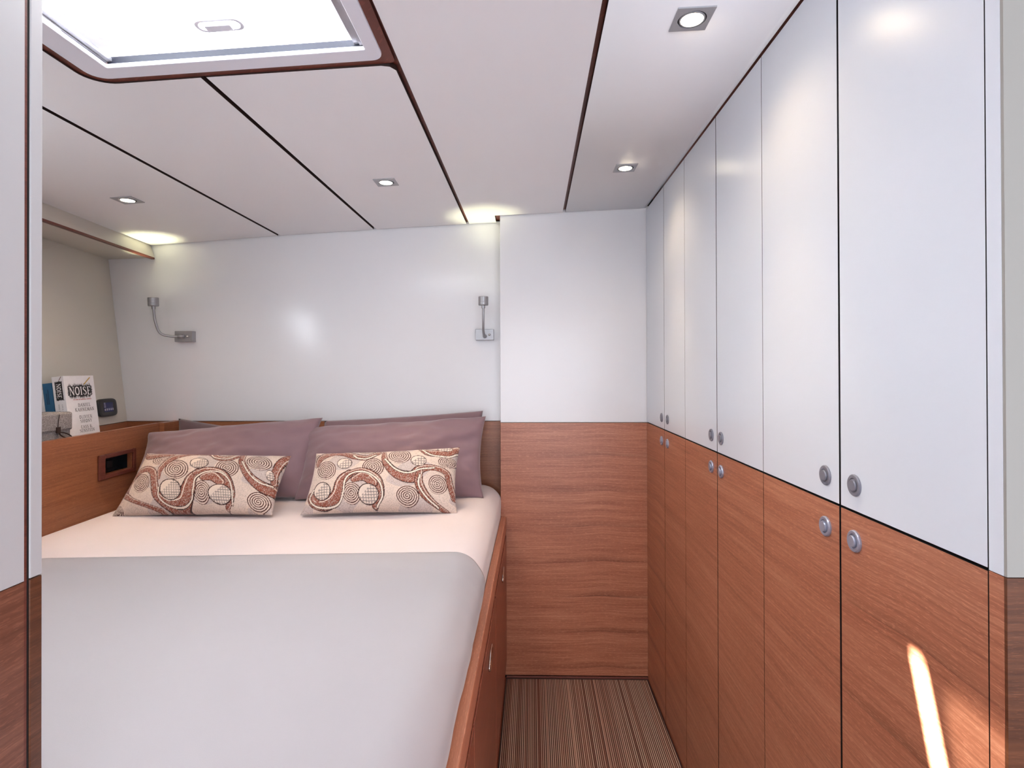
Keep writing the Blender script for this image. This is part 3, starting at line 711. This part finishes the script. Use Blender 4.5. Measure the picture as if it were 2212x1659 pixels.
pillow('cushion', (-1.440, 1.905, .822), (-.889, 1.936, .822), (-.872, 2.055, 1.011), (-1.418, 2.055, 1.020), .135, (.045, .09), 'tapestry',
       'beige cushion with brown woven spirals and swirls, in front of the left pillows', 'cushion', GC, n=(330, 170), seed=2, wr=.003, colfn=wl_)
pillow('cushion', (-.792, 1.94, .822), (-.242, 1.962, .822), (-.243, 2.055, 1.044), (-.779, 2.055, 1.020), .135, (.045, .08), 'tapestry',
       'beige cushion with brown woven spirals and swirls, in front of the right pillows', 'cushion', GC, n=(330, 170), seed=6, wr=.003, colfn=wr_)

# ------------------------------------------------------------------ carpet
bm = B(); vs = box(bm, 0, 1, .62, 2.388, .0005, .008)
for v in vs: v.co.x = .513 if v.co.x > .5 else px_(v.co.y)+.004
cp = tag(part('carpet', bm, 'striped_carpet', base=(.2, 1.5, 0)), 'brown and beige finely striped carpet filling the narrow aisle', 'carpet')
bm = B(); vs = box(bm, 0, 1, .62, 2.393, .0005, .0095)
for v in vs: v.co.x = px_(v.co.y)+.004 if v.co.x > .5 else px_(v.co.y)-.001
box(bm, px_(2.39)+.004, .517, 2.388, 2.393, .0005, .0095); box(bm, .513, .517, .62, 2.388, .0005, .009)
part('binding', bm, 'groove_dark', cp, label='dark bound edge')

# ------------------------------------------------------------------ downlights
def downlight(x, y, label, first):
    z = ZC(x)
    o = thing('downlight', (x, y, z), label, 'ceiling light', 'square recessed ceiling downlights')
    c = (x, y, z); bm = B(); n = 32; h = .0362
    sq = []
    for k in range(n):
        a = 2*math.pi*k/n+math.pi/4; s_ = h/max(abs(math.cos(a)), abs(math.sin(a))); sq.append((x+s_*math.cos(a), y+s_*math.sin(a)))
    ci = [(x+.0275*math.cos(2*math.pi*k/n+math.pi/4), y+.0275*math.sin(2*math.pi*k/n+math.pi/4)) for k in range(n)]
    zf = lambda d: (lambda xx: ZC(xx)+d)
    ring(bm, sq, ci, zf(-.0028), zf(.0005)); part('plate', bm, 'silver_plate', o)
    bm = B(); lathe(bm, [(.0275, -.0010), (.0275, .0009), (.0, .0009)], c, 'z'); part('recess', bm, 'gap_black', o, label='black gap round the lamp')
    bm = B(); lathe(bm, [(.0246, 0), (.0246, -.003), (.0215, -.0034), (.0215, 0)], c, 'z'); part('bezel', bm, 'silver_plate', o, smooth=False)
    bm = B(); lathe(bm, [(.0214, -.0008), (.0214, -.0028), (.0001, -.0030)], c, 'z'); part('lens', bm, 'downlight_lens', o, label='bright warm lens')
    for nm, e, sz, bl_ in (('wide_beam', 2.6, 138, .9), ('narrow_beam', 10, 58, 1.0)):
        l = lamp('downlight_'+nm, 'SPOT', (0, 0, -.012), e, (1, .76, .50), rot=(0, 0, 0), spot_size=R(sz), spot_blend=bl_, shadow_soft_size=.02); l.parent = o
downlight(-1.384, 1.905, 'square recessed ceiling downlight at far left, near the soffit', 1)
downlight(-.478, 1.904, 'square recessed ceiling downlight above the middle of the bed, beside the long seam', 0)
downlight(.340, 1.890, 'square recessed ceiling downlight over the far end of the aisle', 0)
downlight(.326, 1.088, 'large-looking nearest square recessed downlight beside the wardrobe top', 0)

# ------------------------------------------------------------------ reading lamps
def reading_lamp(bx_, bz, pts, label, sw):
    o = thing('reading_lamp', (bx_, FB, bz), label, 'wall lamp', 'flexible-arm reading lamps on the back wall')
    bm = B(); box(bm, bx_-.041, bx_+.041, FB-.028, FB-.0005, bz-.0245, bz+.0245); part('wall_box', bm, 'lamp_metal', o, bevel=.0015)
    bm = B(); tube(bm, bez(pts, 12), .0052); tube(bm, [pts[0], Vector(pts[0])+(Vector(pts[1])-Vector(pts[0]))*.5], .0085, 14); part('arm', bm, 'lamp_metal', o, smooth=True, label='bent flexible arm')
    e = Vector(pts[-1]); d = (Vector(pts[-1])-Vector(pts[-2])).normalized()
    d = (d+Vector((0, 0, 1.6))).normalized()
    bm = B(); q = d.to_track_quat('Z', 'Y')
    prof = [(.008, -.012), (.0085, 0), (.020, .001), (.0215, .004), (.0215, .015), (.0208, .016), (.0215, .017), (.0215, .037), (.020, .039), (.0175, .039), (.0175, .035)]
    lathe(bm, prof, (0, 0, 0), 'z', 28); bmesh.ops.rotate(bm, verts=bm.verts, cent=(0, 0, 0), matrix=q.to_matrix()); bmesh.ops.translate(bm, verts=bm.verts, vec=e)
    hd = part('lamp_head', bm, 'lamp_metal', o, smooth=False, label='ribbed cylindrical head pointing up')
    bm = B(); lathe(bm, [(.0172, .0355), (.0172, .0362), (.0001, .0364)], (0, 0, 0), 'z', 24); bmesh.ops.rotate(bm, verts=bm.verts, cent=(0, 0, 0), matrix=q.to_matrix()); bmesh.ops.translate(bm, verts=bm.verts, vec=e)
    part('lens', bm, 'reading_lens', hd)
    bm = B(); lathe(bm, [(.0052, 0), (.0052, -.003), (.004, -.004), (.0035, -.011), (.0015, -.0125)], (bx_+sw, FB-.028, bz), 'y', 16); part('switch', bm, 'chrome', o, smooth=True, label='small chrome switch')
    l = lamp('reading_light', 'SPOT', tuple(e+d*.045-Vector((bx_, FB, bz))), 3.2, (1, 1, .62), direction=d, spot_size=R(62), spot_blend=.9, shadow_soft_size=.012); l.parent = o
reading_lamp(-1.546, 1.485, [(-1.541, 2.480, 1.485), (-1.588, 2.455, 1.484), (-1.620, 2.432, 1.498), (-1.633, 2.418, 1.551), (-1.635, 2.41, 1.613)],
             'silver reading lamp with sideways-bent arm on the left of the wall', .024)
reading_lamp(-.182, 1.487, [(-.180, 2.480, 1.479), (-.181, 2.45, 1.480), (-.183, 2.425, 1.50), (-.182, 2.405, 1.545), (-.181, 2.40, 1.607)],
             'silver reading lamp with straight upright arm near the wall step', .022)

# ------------------------------------------------------------------ lettering: small serif stroke font (flat print as thin geometry)
GL = {
 'A': ([[(.05, 0), (.40, 1)], [(.18, .36), (.62, .36)]], [[(.40, 1), (.78, 0)]], [(.05, 0), (.78, 0)], .83),
 'B': ([[(.15, 1), (.45, 1), (.6, .88), (.6, .68), (.45, .54), (.15, .54)], [(.45, .54), (.66, .42), (.68, .14), (.5, 0), (.15, 0)]], [[(.18, 0), (.18, 1)]], [], .78),
 'C': ([[(.72, .78), (.6, .95), (.42, 1)], [(.42, 0), (.62, .05), (.74, .22)]], [[(.42, 1), (.2, .88), (.1, .5), (.2, .12), (.42, 0)]], [], .82),
 'D': ([[(.15, 1), (.42, 1), (.6, .92)], [(.15, 0), (.42, 0), (.6, .08)]], [[(.2, 0), (.2, 1)], [(.6, .92), (.76, .65), (.76, .35), (.6, .08)]], [], .88),
 'E': ([[(.1, 1), (.62, 1), (.62, .84)], [(.2, .52), (.5, .52)], [(.1, 0), (.66, 0), (.66, .18)]], [[(.2, 0), (.2, 1)]], [], .74),
 'H': ([[(.2, .52), (.7, .52)]], [[(.2, 0), (.2, 1)], [(.7, 0), (.7, 1)]], [(.2, 0), (.2, 1), (.7, 0), (.7, 1)], .9),
 'I': ([], [[(.2, 0), (.2, 1)]], [(.2, 0), (.2, 1)], .42),
 'K': ([[(.66, 1), (.2, .42)]], [[(.2, 0), (.2, 1)], [(.34, .58), (.72, 0)]], [(.2, 0), (.2, 1), (.66, 1), (.72, 0)], .84),
 'L': ([[(.2, 0), (.64, 0), (.66, .2)]], [[(.2, 0), (.2, 1)]], [(.2, 1), (.2, 0)], .72),
 'M': ([[(.15, 0), (.18, 1)], [(.5, .1), (.82, 1)]], [[(.18, 1), (.5, .1)], [(.82, 1), (.86, 0)]], [(.15, 0), (.86, 0)], 1.02),
 'N': ([[(.16, 0), (.16, 1)], [(.74, 0), (.74, 1)]], [[(.16, 1), (.74, 0)]], [(.16, 0), (.14, 1), (.74, 1)], .9),
 'O': ([[(.42, 1), (.6, .94)], [(.42, 0), (.24, .06)]], [[(.42, 1), (.2, .88), (.1, .5), (.2, .12), (.42, 0)], [(.42, 0), (.66, .12), (.76, .5), (.66, .88), (.42, 1)]], [], .88),
 'R': ([[(.15, 1), (.45, 1), (.62, .88), (.62, .66), (.45, .52), (.2, .52)]], [[(.2, 0), (.2, 1)], [(.42, .52), (.72, 0)]], [(.2, 0), (.72, 0)], .8),
 'S': ([[(.58, .8), (.5, .96), (.34, 1), (.18, .92)], [(.12, .2), (.2, .04), (.36, 0), (.52, .06)]], [[(.18, .92), (.14, .74), (.3, .58), (.5, .44), (.6, .26), (.52, .06)]], [], .7),
 'T': ([[(.06, .84), (.06, 1), (.68, 1), (.68, .84)]], [[(.37, 0), (.37, 1)]], [(.37, 0)], .74),
 'U': ([[(.42, 0), (.62, .1), (.68, .35), (.68, 1)]], [[(.2, 1), (.2, .3), (.28, .08), (.42, 0)]], [(.2, 1), (.68, 1)], .86),
 'V': ([[(.4, 0), (.72, 1)]], [[(.08, 1), (.4, 0)]], [(.08, 1), (.72, 1)], .8),
 'Y': ([[(.38, .48), (.68, 1)]], [[(.08, 1), (.38, .48), (.38, 0)]], [(.08, 1), (.68, 1), (.38, 0)], .76),
 '.': ([], [[(.1, 0), (.1, .1)]], [], .3), ' ': ([], [], [], .42),
}
def text_geo(bm, s, put, size, cx_, y, thick=.15, thin=.07, track=.06, mi=0):
    """put(u,v) -> 3D point; draws centred at cx_ with baseline y"""
    wid = sum(GL[c][3]+track for c in s)*size; x = cx_-wid/2
    def seg(a, b_, w_):
        a = np.array(a)*size+np.array((x, y)); b_ = np.array(b_)*size+np.array((x, y)); d = b_-a; L = np.hypot(*d)
        if L < 1e-9: return
        d = d/L; n_ = np.array((-d[1], d[0]))*w_*size/2; a = a-d*w_*size*.2; b_ = b_+d*w_*size*.2
        try: bm.faces.new([bm.verts.new(put(*q)) for q in (a-n_, b_-n_, b_+n_, a+n_)]).material_index = mi
        except ValueError: pass
    for c in s:
        th, tk, sf, w_ = GL[c]
        for pl in th:
            for i in range(len(pl)-1): seg(pl[i], pl[i+1], thin)
        for pl in tk:
            for i in range(len(pl)-1): seg(pl[i], pl[i+1], thick)
        for (a, b_) in sf: seg((a-.13, b_), (a+.13, b_), thin)
        x += (w_+track)*size
def scribble(bm, put, x0, x1, y0, y1, n, jit, seed=1):
    rg = random.Random(seed)
    bm.faces.new([bm.verts.new(put(*q)) for q in ((x0, y0), (x1, y0), (x1, y1), (x0, y1))])
    for k in range(n):
        s_ = rg.random(); side = rg.choice((0, 0, 1, 1, 2, 3))
        if side < 2:
            bx0 = x0+(x1-x0)*s_; yy = y0 if side == 0 else y1; d = -1 if side == 0 else 1; L = jit*rg.uniform(.3, 1.3)
            q = ((bx0-.0012, yy), (bx0+.0012, yy), (bx0+rg.uniform(-.004, .004), yy+d*L))
        else:
            by = y0+(y1-y0)*s_; xx = x0 if side == 2 else x1; d = -1 if side == 2 else 1; L = jit*rg.uniform(.2, .7)
            q = ((xx, by-.001), (xx, by+.001), (xx+d*L, by+rg.uniform(-.004, .004)))
        try: bm.faces.new([bm.verts.new(put(*p_)) for p_ in q])
        except ValueError: pass

# ------------------------------------------------------------------ books on the shelf
def frame_put(O, U, V, off):
    O, U, V = Vector(O), Vector(U).normalized(), Vector(V).normalized(); N = U.cross(V).normalized()
    return (lambda u, v: O+U*u+V*v+N*off), N
# white book: front cover faces the bed, spine faces the camera
bh, bw, bt = .245, .150, .041
lean = Vector((-.119, -.01, 1)).normalized()
O = Vector((-1.6425, 1.976, 1.069)); Ud = Vector((-.050, 1, 0)).normalized()
Nn = Ud.cross(lean).normalized()                 # out of the cover, towards the bed
if Nn.x < 0: Nn = -Nn
bk = thing('book', tuple(O), 'white book titled NOISE, standing with cover and spine visible on the shelf', 'book', 'books on the left shelf')
def slab(bm, o, u, v, w_, U, V, W):
    c = [o+U*(u*a)+V*(v*b_)+W*(w_*k) for k in (0, 1) for b_ in (0, 1) for a in (0, 1)]
    vs = [bm.verts.new(q) for q in c]
    for f in ((0, 1, 3, 2), (4, 6, 7, 5), (0, 4, 5, 1), (2, 3, 7, 6), (0, 2, 6, 4), (1, 5, 7, 3)): bm.faces.new([vs[i] for i in f])
bm = B(); slab(bm, O, bw, bh, -.0015, Ud, lean, Nn); slab(bm, O-Nn*(bt-.0015), bw, bh, -.0015, Ud, lean, Nn); slab(bm, O-Nn*.0015, .0015, bh, -(bt-.003), Ud, lean, Nn)
part('cover', bm, 'paper_white', bk)
bm = B(); slab(bm, O+Ud*.003-Nn*.002+lean*.003, bw-.006, bh-.006, -(bt-.004), Ud, lean, Nn); part('pages', bm, 'paper_white', bk)
pc = lambda d: (lambda u, v: O+Ud*u+lean*v+Nn*d)
bm = B(); scribble(bm, pc(.0004), .018, .130, .170, .206, 230, .011); part('scribble', bm, 'print_black', bk, label='black pencil scribble behind the title')
bm = B()
ps = lambda d: (lambda u, v: O-Nn*(bt-u)+lean*v-Ud*d)      # spine plane: u from hull side to cover
scribble(bm, ps(.0004), .009, .034, .160, .224, 90, .004, 4)
part('scribble', bm, 'print_black', bk, label='black pencil scribble behind the title')
bm = B(); text_geo(bm, 'NOISE', pc(.0008), .029, .074, .1735, track=.03); part('title_lettering', bm, 'print_white', bk, label='white serif letters reading NOISE'); bm = B()
rot = lambda f: (lambda u, v: f(v, -u))
sp = lambda u, v: ps(.0008)(.0140+v, .222-u)
text_geo(bm, 'NOISE', sp, .0145, .030, 0.0, thick=.16, track=.0)
part('title_lettering', bm, 'print_white', bk, label='white serif letters reading NOISE')
bm = B()
for s_, sz, y_ in (('DANIEL', .0118, .129), ('KAHNEMAN', .0118, .112), ('OLIVIER', .0112, .0845), ('SIBONY', .0112, .069), ('CASS R.', .0106, .0475), ('SUNSTEIN', .0106, .0335)):
    text_geo(bm, s_, pc(.0005), sz, .086, y_, thick=.17, thin=.09, track=.16)
part('author_lettering', bm, 'print_grey', bk, label='grey serif author names'); bm = B()
text_geo(bm, 'DANIEL KAHNEMAN', lambda u, v: ps(.0005)(.013+v, .150-u), .0042, .034, 0, track=.1); text_geo(bm, 'CASS R. SUNSTEIN', lambda u, v: ps(.0005)(.025+v, .150-u), .0042, .034, 0, track=.1)
part('author_lettering', bm, 'print_grey', bk, label='grey serif author names')
bm = B()
rg = random.Random(2); x_ = .036
for wl in (.004, 0, .014, .0, .006, 0, .024, 0, .026):
    if wl:
        k = x_
        while k < x_+wl: bm.faces.new([bm.verts.new(pc(.0005)(*q)) for q in ((k, .1540), (k+.0016, .1540), (k+.0016, .1540+rg.uniform(.003, .0055)), (k, .1575))]); k += .0026
    x_ += wl+.002
part('subtitle_lettering', bm, 'print_red', bk, label='small red subtitle line')
for f_, a, b_, w_ in ((pc(.0006), (.092, .209), (.130, .238), .0042), (ps(.0006), (.022, .226), (.034, .2435), .0022)):
    bm = B(); a, b_ = np.array(a), np.array(b_); d = (b_-a)/np.hypot(*(b_-a)); n_ = np.array((-d[1], d[0]))*w_/2
    bm.faces.new([bm.verts.new(f_(*q)) for q in (a, a+d*.008-n_, b_-n_, b_+n_, a+d*.008+n_)])
    part('pencil_print', bm, 'pencil_yellow' if w_ > .003 else 'pencil_brown', bk, label='printed pencil')
# blue book, spine to the camera, against the hull side
O2 = O-Nn*(bt+.004)-lean*.001+Vector((0, .001, 0)); t2, h2 = .032, .226
l2 = Vector((-.19, 0, 1)).normalized(); N2 = Nn
b2 = thing('book', tuple(O2), 'blue book with a white label band on its spine, on the shelf', 'book', 'books on the left shelf')
bm = B(); slab(bm, O2, .135, h2, -t2, Ud, lean, N2); part('cover', bm, 'book_blue', b2)
q2 = lambda d: (lambda u, v: O2-N2*(t2-u)+lean*v-Ud*d)
bm = B(); bm.faces.new([bm.verts.new(q2(.0004)(*q)) for q in ((0, .096), (t2, .096), (t2, .122), (0, .122))]); part('label_band', bm, 'print_white', b2)
bm = B()
rg = random.Random(5)
for r_ in range(3):
    k = .004
    while k < .004+(.008 if r_ == 0 else .015): bm.faces.new([bm.verts.new(q2(.0007)(*q)) for q in ((k, .114-r_*.006), (k+.0014, .114-r_*.006), (k+.0014, .1175-r_*.006), (k, .1175-r_*.006))]); k += .0022
part('label_lettering', bm, 'book_blue_dark', b2, label='small dark print on the label')
bm = B()
for r_ in (.009, .015):
    for k in range(9 if r_ < .01 else 12): bm.faces.new([bm.verts.new(q2(.0007)(*q)) for q in ((r_, .15+k*.0045), (r_+.004, .15+k*.0045), (r_+.004, .1530+k*.0045), (r_, .1530+k*.0045))])
part('spine_lettering', bm, 'book_blue_dark', b2, label='small dark spine print')
# a third, white book behind the two
O3 = O2-N2*(t2+.0012); b3 = thing('book', tuple(O3), 'thin pale book at the left edge, half hidden beside the blue book', 'book', 'books on the left shelf')
bm = B(); slab(bm, O3, .13, .205, -.0016, Ud, lean, N2); slab(bm, O3-N2*.0134, .13, .205, -.0016, Ud, lean, N2); slab(bm, O3-N2*.0016, .0016, .205, -.0118, Ud, lean, N2); part('cover', bm, 'paper_white', b3)
bm = B(); slab(bm, O3-N2*.0018+Ud*.003+lean*.003, .124, .199, -.0114, Ud, lean, N2); part('pages', bm, 'paper_white', b3)

# grey felt pouch with strap loop
fp = thing('felt_basket', (-1.64, 1.83, 1.065), 'grey felt storage pouch with a dark strap loop on the shelf', 'pouch')
fy0, fy1 = 1.70, 1.938
fxr = lambda y: -1.5935+.0813*(2.51-y)-.064
bm = B(); P_ = [(fxr(fy0)-.105, fy0), (fxr(fy0), fy0), (fxr(fy1), fy1), (fxr(fy1)-.095, fy1)]
prism(bm, P_, 1.0655, 1.170); part('body', bm, 'felt', fp, bevel=.008)
bm = B(); P_ = [(fxr(fy0)-.107, fy0-.003), (fxr(fy0)+.004, fy0-.003), (fxr(fy1)+.004, fy1+.003), (fxr(fy1)-.097, fy1+.003)]
prism(bm, P_, 1.122, 1.186); part('flap', bm, 'felt', fp, bevel=.007)
bm = B(); yc = 1.868; xf = lambda y: fxr(y)+.0055
bmp = [(xf(yc), yc, 1.140), (xf(yc), yc+.004, 1.128)]
box(bm, xf(yc)-.001, xf(yc)+.002, yc-.006, yc+.010, 1.118, 1.138)
lp = [(xf(yc)+.003, yc+.004+.026*(1-math.cos(a)), 1.116-.010*(1-math.cos(a))+.008*math.sin(a)) for a in [2*math.pi*k/24 for k in range(25)]]
tube(bm, lp, .0022, 6); part('strap_loop', bm, 'groove_dark', fp, label='dark leather strap loop')
bm = B(); tube(bm, [(xf(yc)+.001, yc+.006, 1.180), (xf(yc)+.001, yc+.002, 1.16), (xf(yc)+.001, yc, 1.138)], .0012, 6); part('cord', bm, 'groove_dark', fp)

# wall control display on the hull side
pts = [(2.302, 1.197), (2.434, 1.204), (2.432, 1.128), (2.303, 1.127)]
cy_, cz_ = 2.360, 1.172
dv = thing('control_display', (hx(cy_, cz_), cy_, cz_), 'small black rounded wall display with lit blue screen by the books', 'display')
def hp(u, v, d): return (hx(cy_+u, cz_+v)+d, cy_+u-d*.1, cz_+v)
def sq_out(a, b_, k=3.4, n=40):
    o_ = []
    for i in range(n):
        t_ = 2*math.pi*i/n; c, s_ = math.cos(t_), math.sin(t_)
        o_.append((a*math.copysign(abs(c)**(2/k), c), b_*math.copysign(abs(s_)**(2/k), s_)))
    return o_
bm = B(); rows = [[bm.verts.new(hp(u*s_, v*s_, d)) for u, v in sq_out(.066, .0385, 5)] for s_, d in ((1, .0005), (1, .009), (.96, .013), (.80, .0145))]
for a in range(3):
    for k in range(40): bm.faces.new((rows[a][k], rows[a][(k+1) % 40], rows[a+1][(k+1) % 40], rows[a+1][k]))
bm.faces.new(rows[-1]); part('housing', bm, 'black_plastic', dv, smooth=False)
bm = B(); bm.faces.new([bm.verts.new(hp(u, v, .0150)) for u, v in ((-.033, -.018), (.033, -.018), (.033, .022), (-.033, .022))]); scn = part('screen', bm, 'screen_navy', dv)
bm = B()
for k in range(5): bm.faces.new([bm.verts.new(hp(u, v, .0154)) for u, v in ((-.030+k*.0135, -.012), (-.022+k*.0135, -.012), (-.021+k*.0135, -.003), (-.029+k*.0135, -.003))])
for k in range(4): bm.faces.new([bm.verts.new(hp(u, v, .0154)) for u, v in ((-.031, .002+k*.0055), (-.020, .002+k*.0055), (-.020, .005+k*.0055), (-.031, .005+k*.0055))])
part('icons', bm, 'icon_pale', scn, label='pale screen icons')
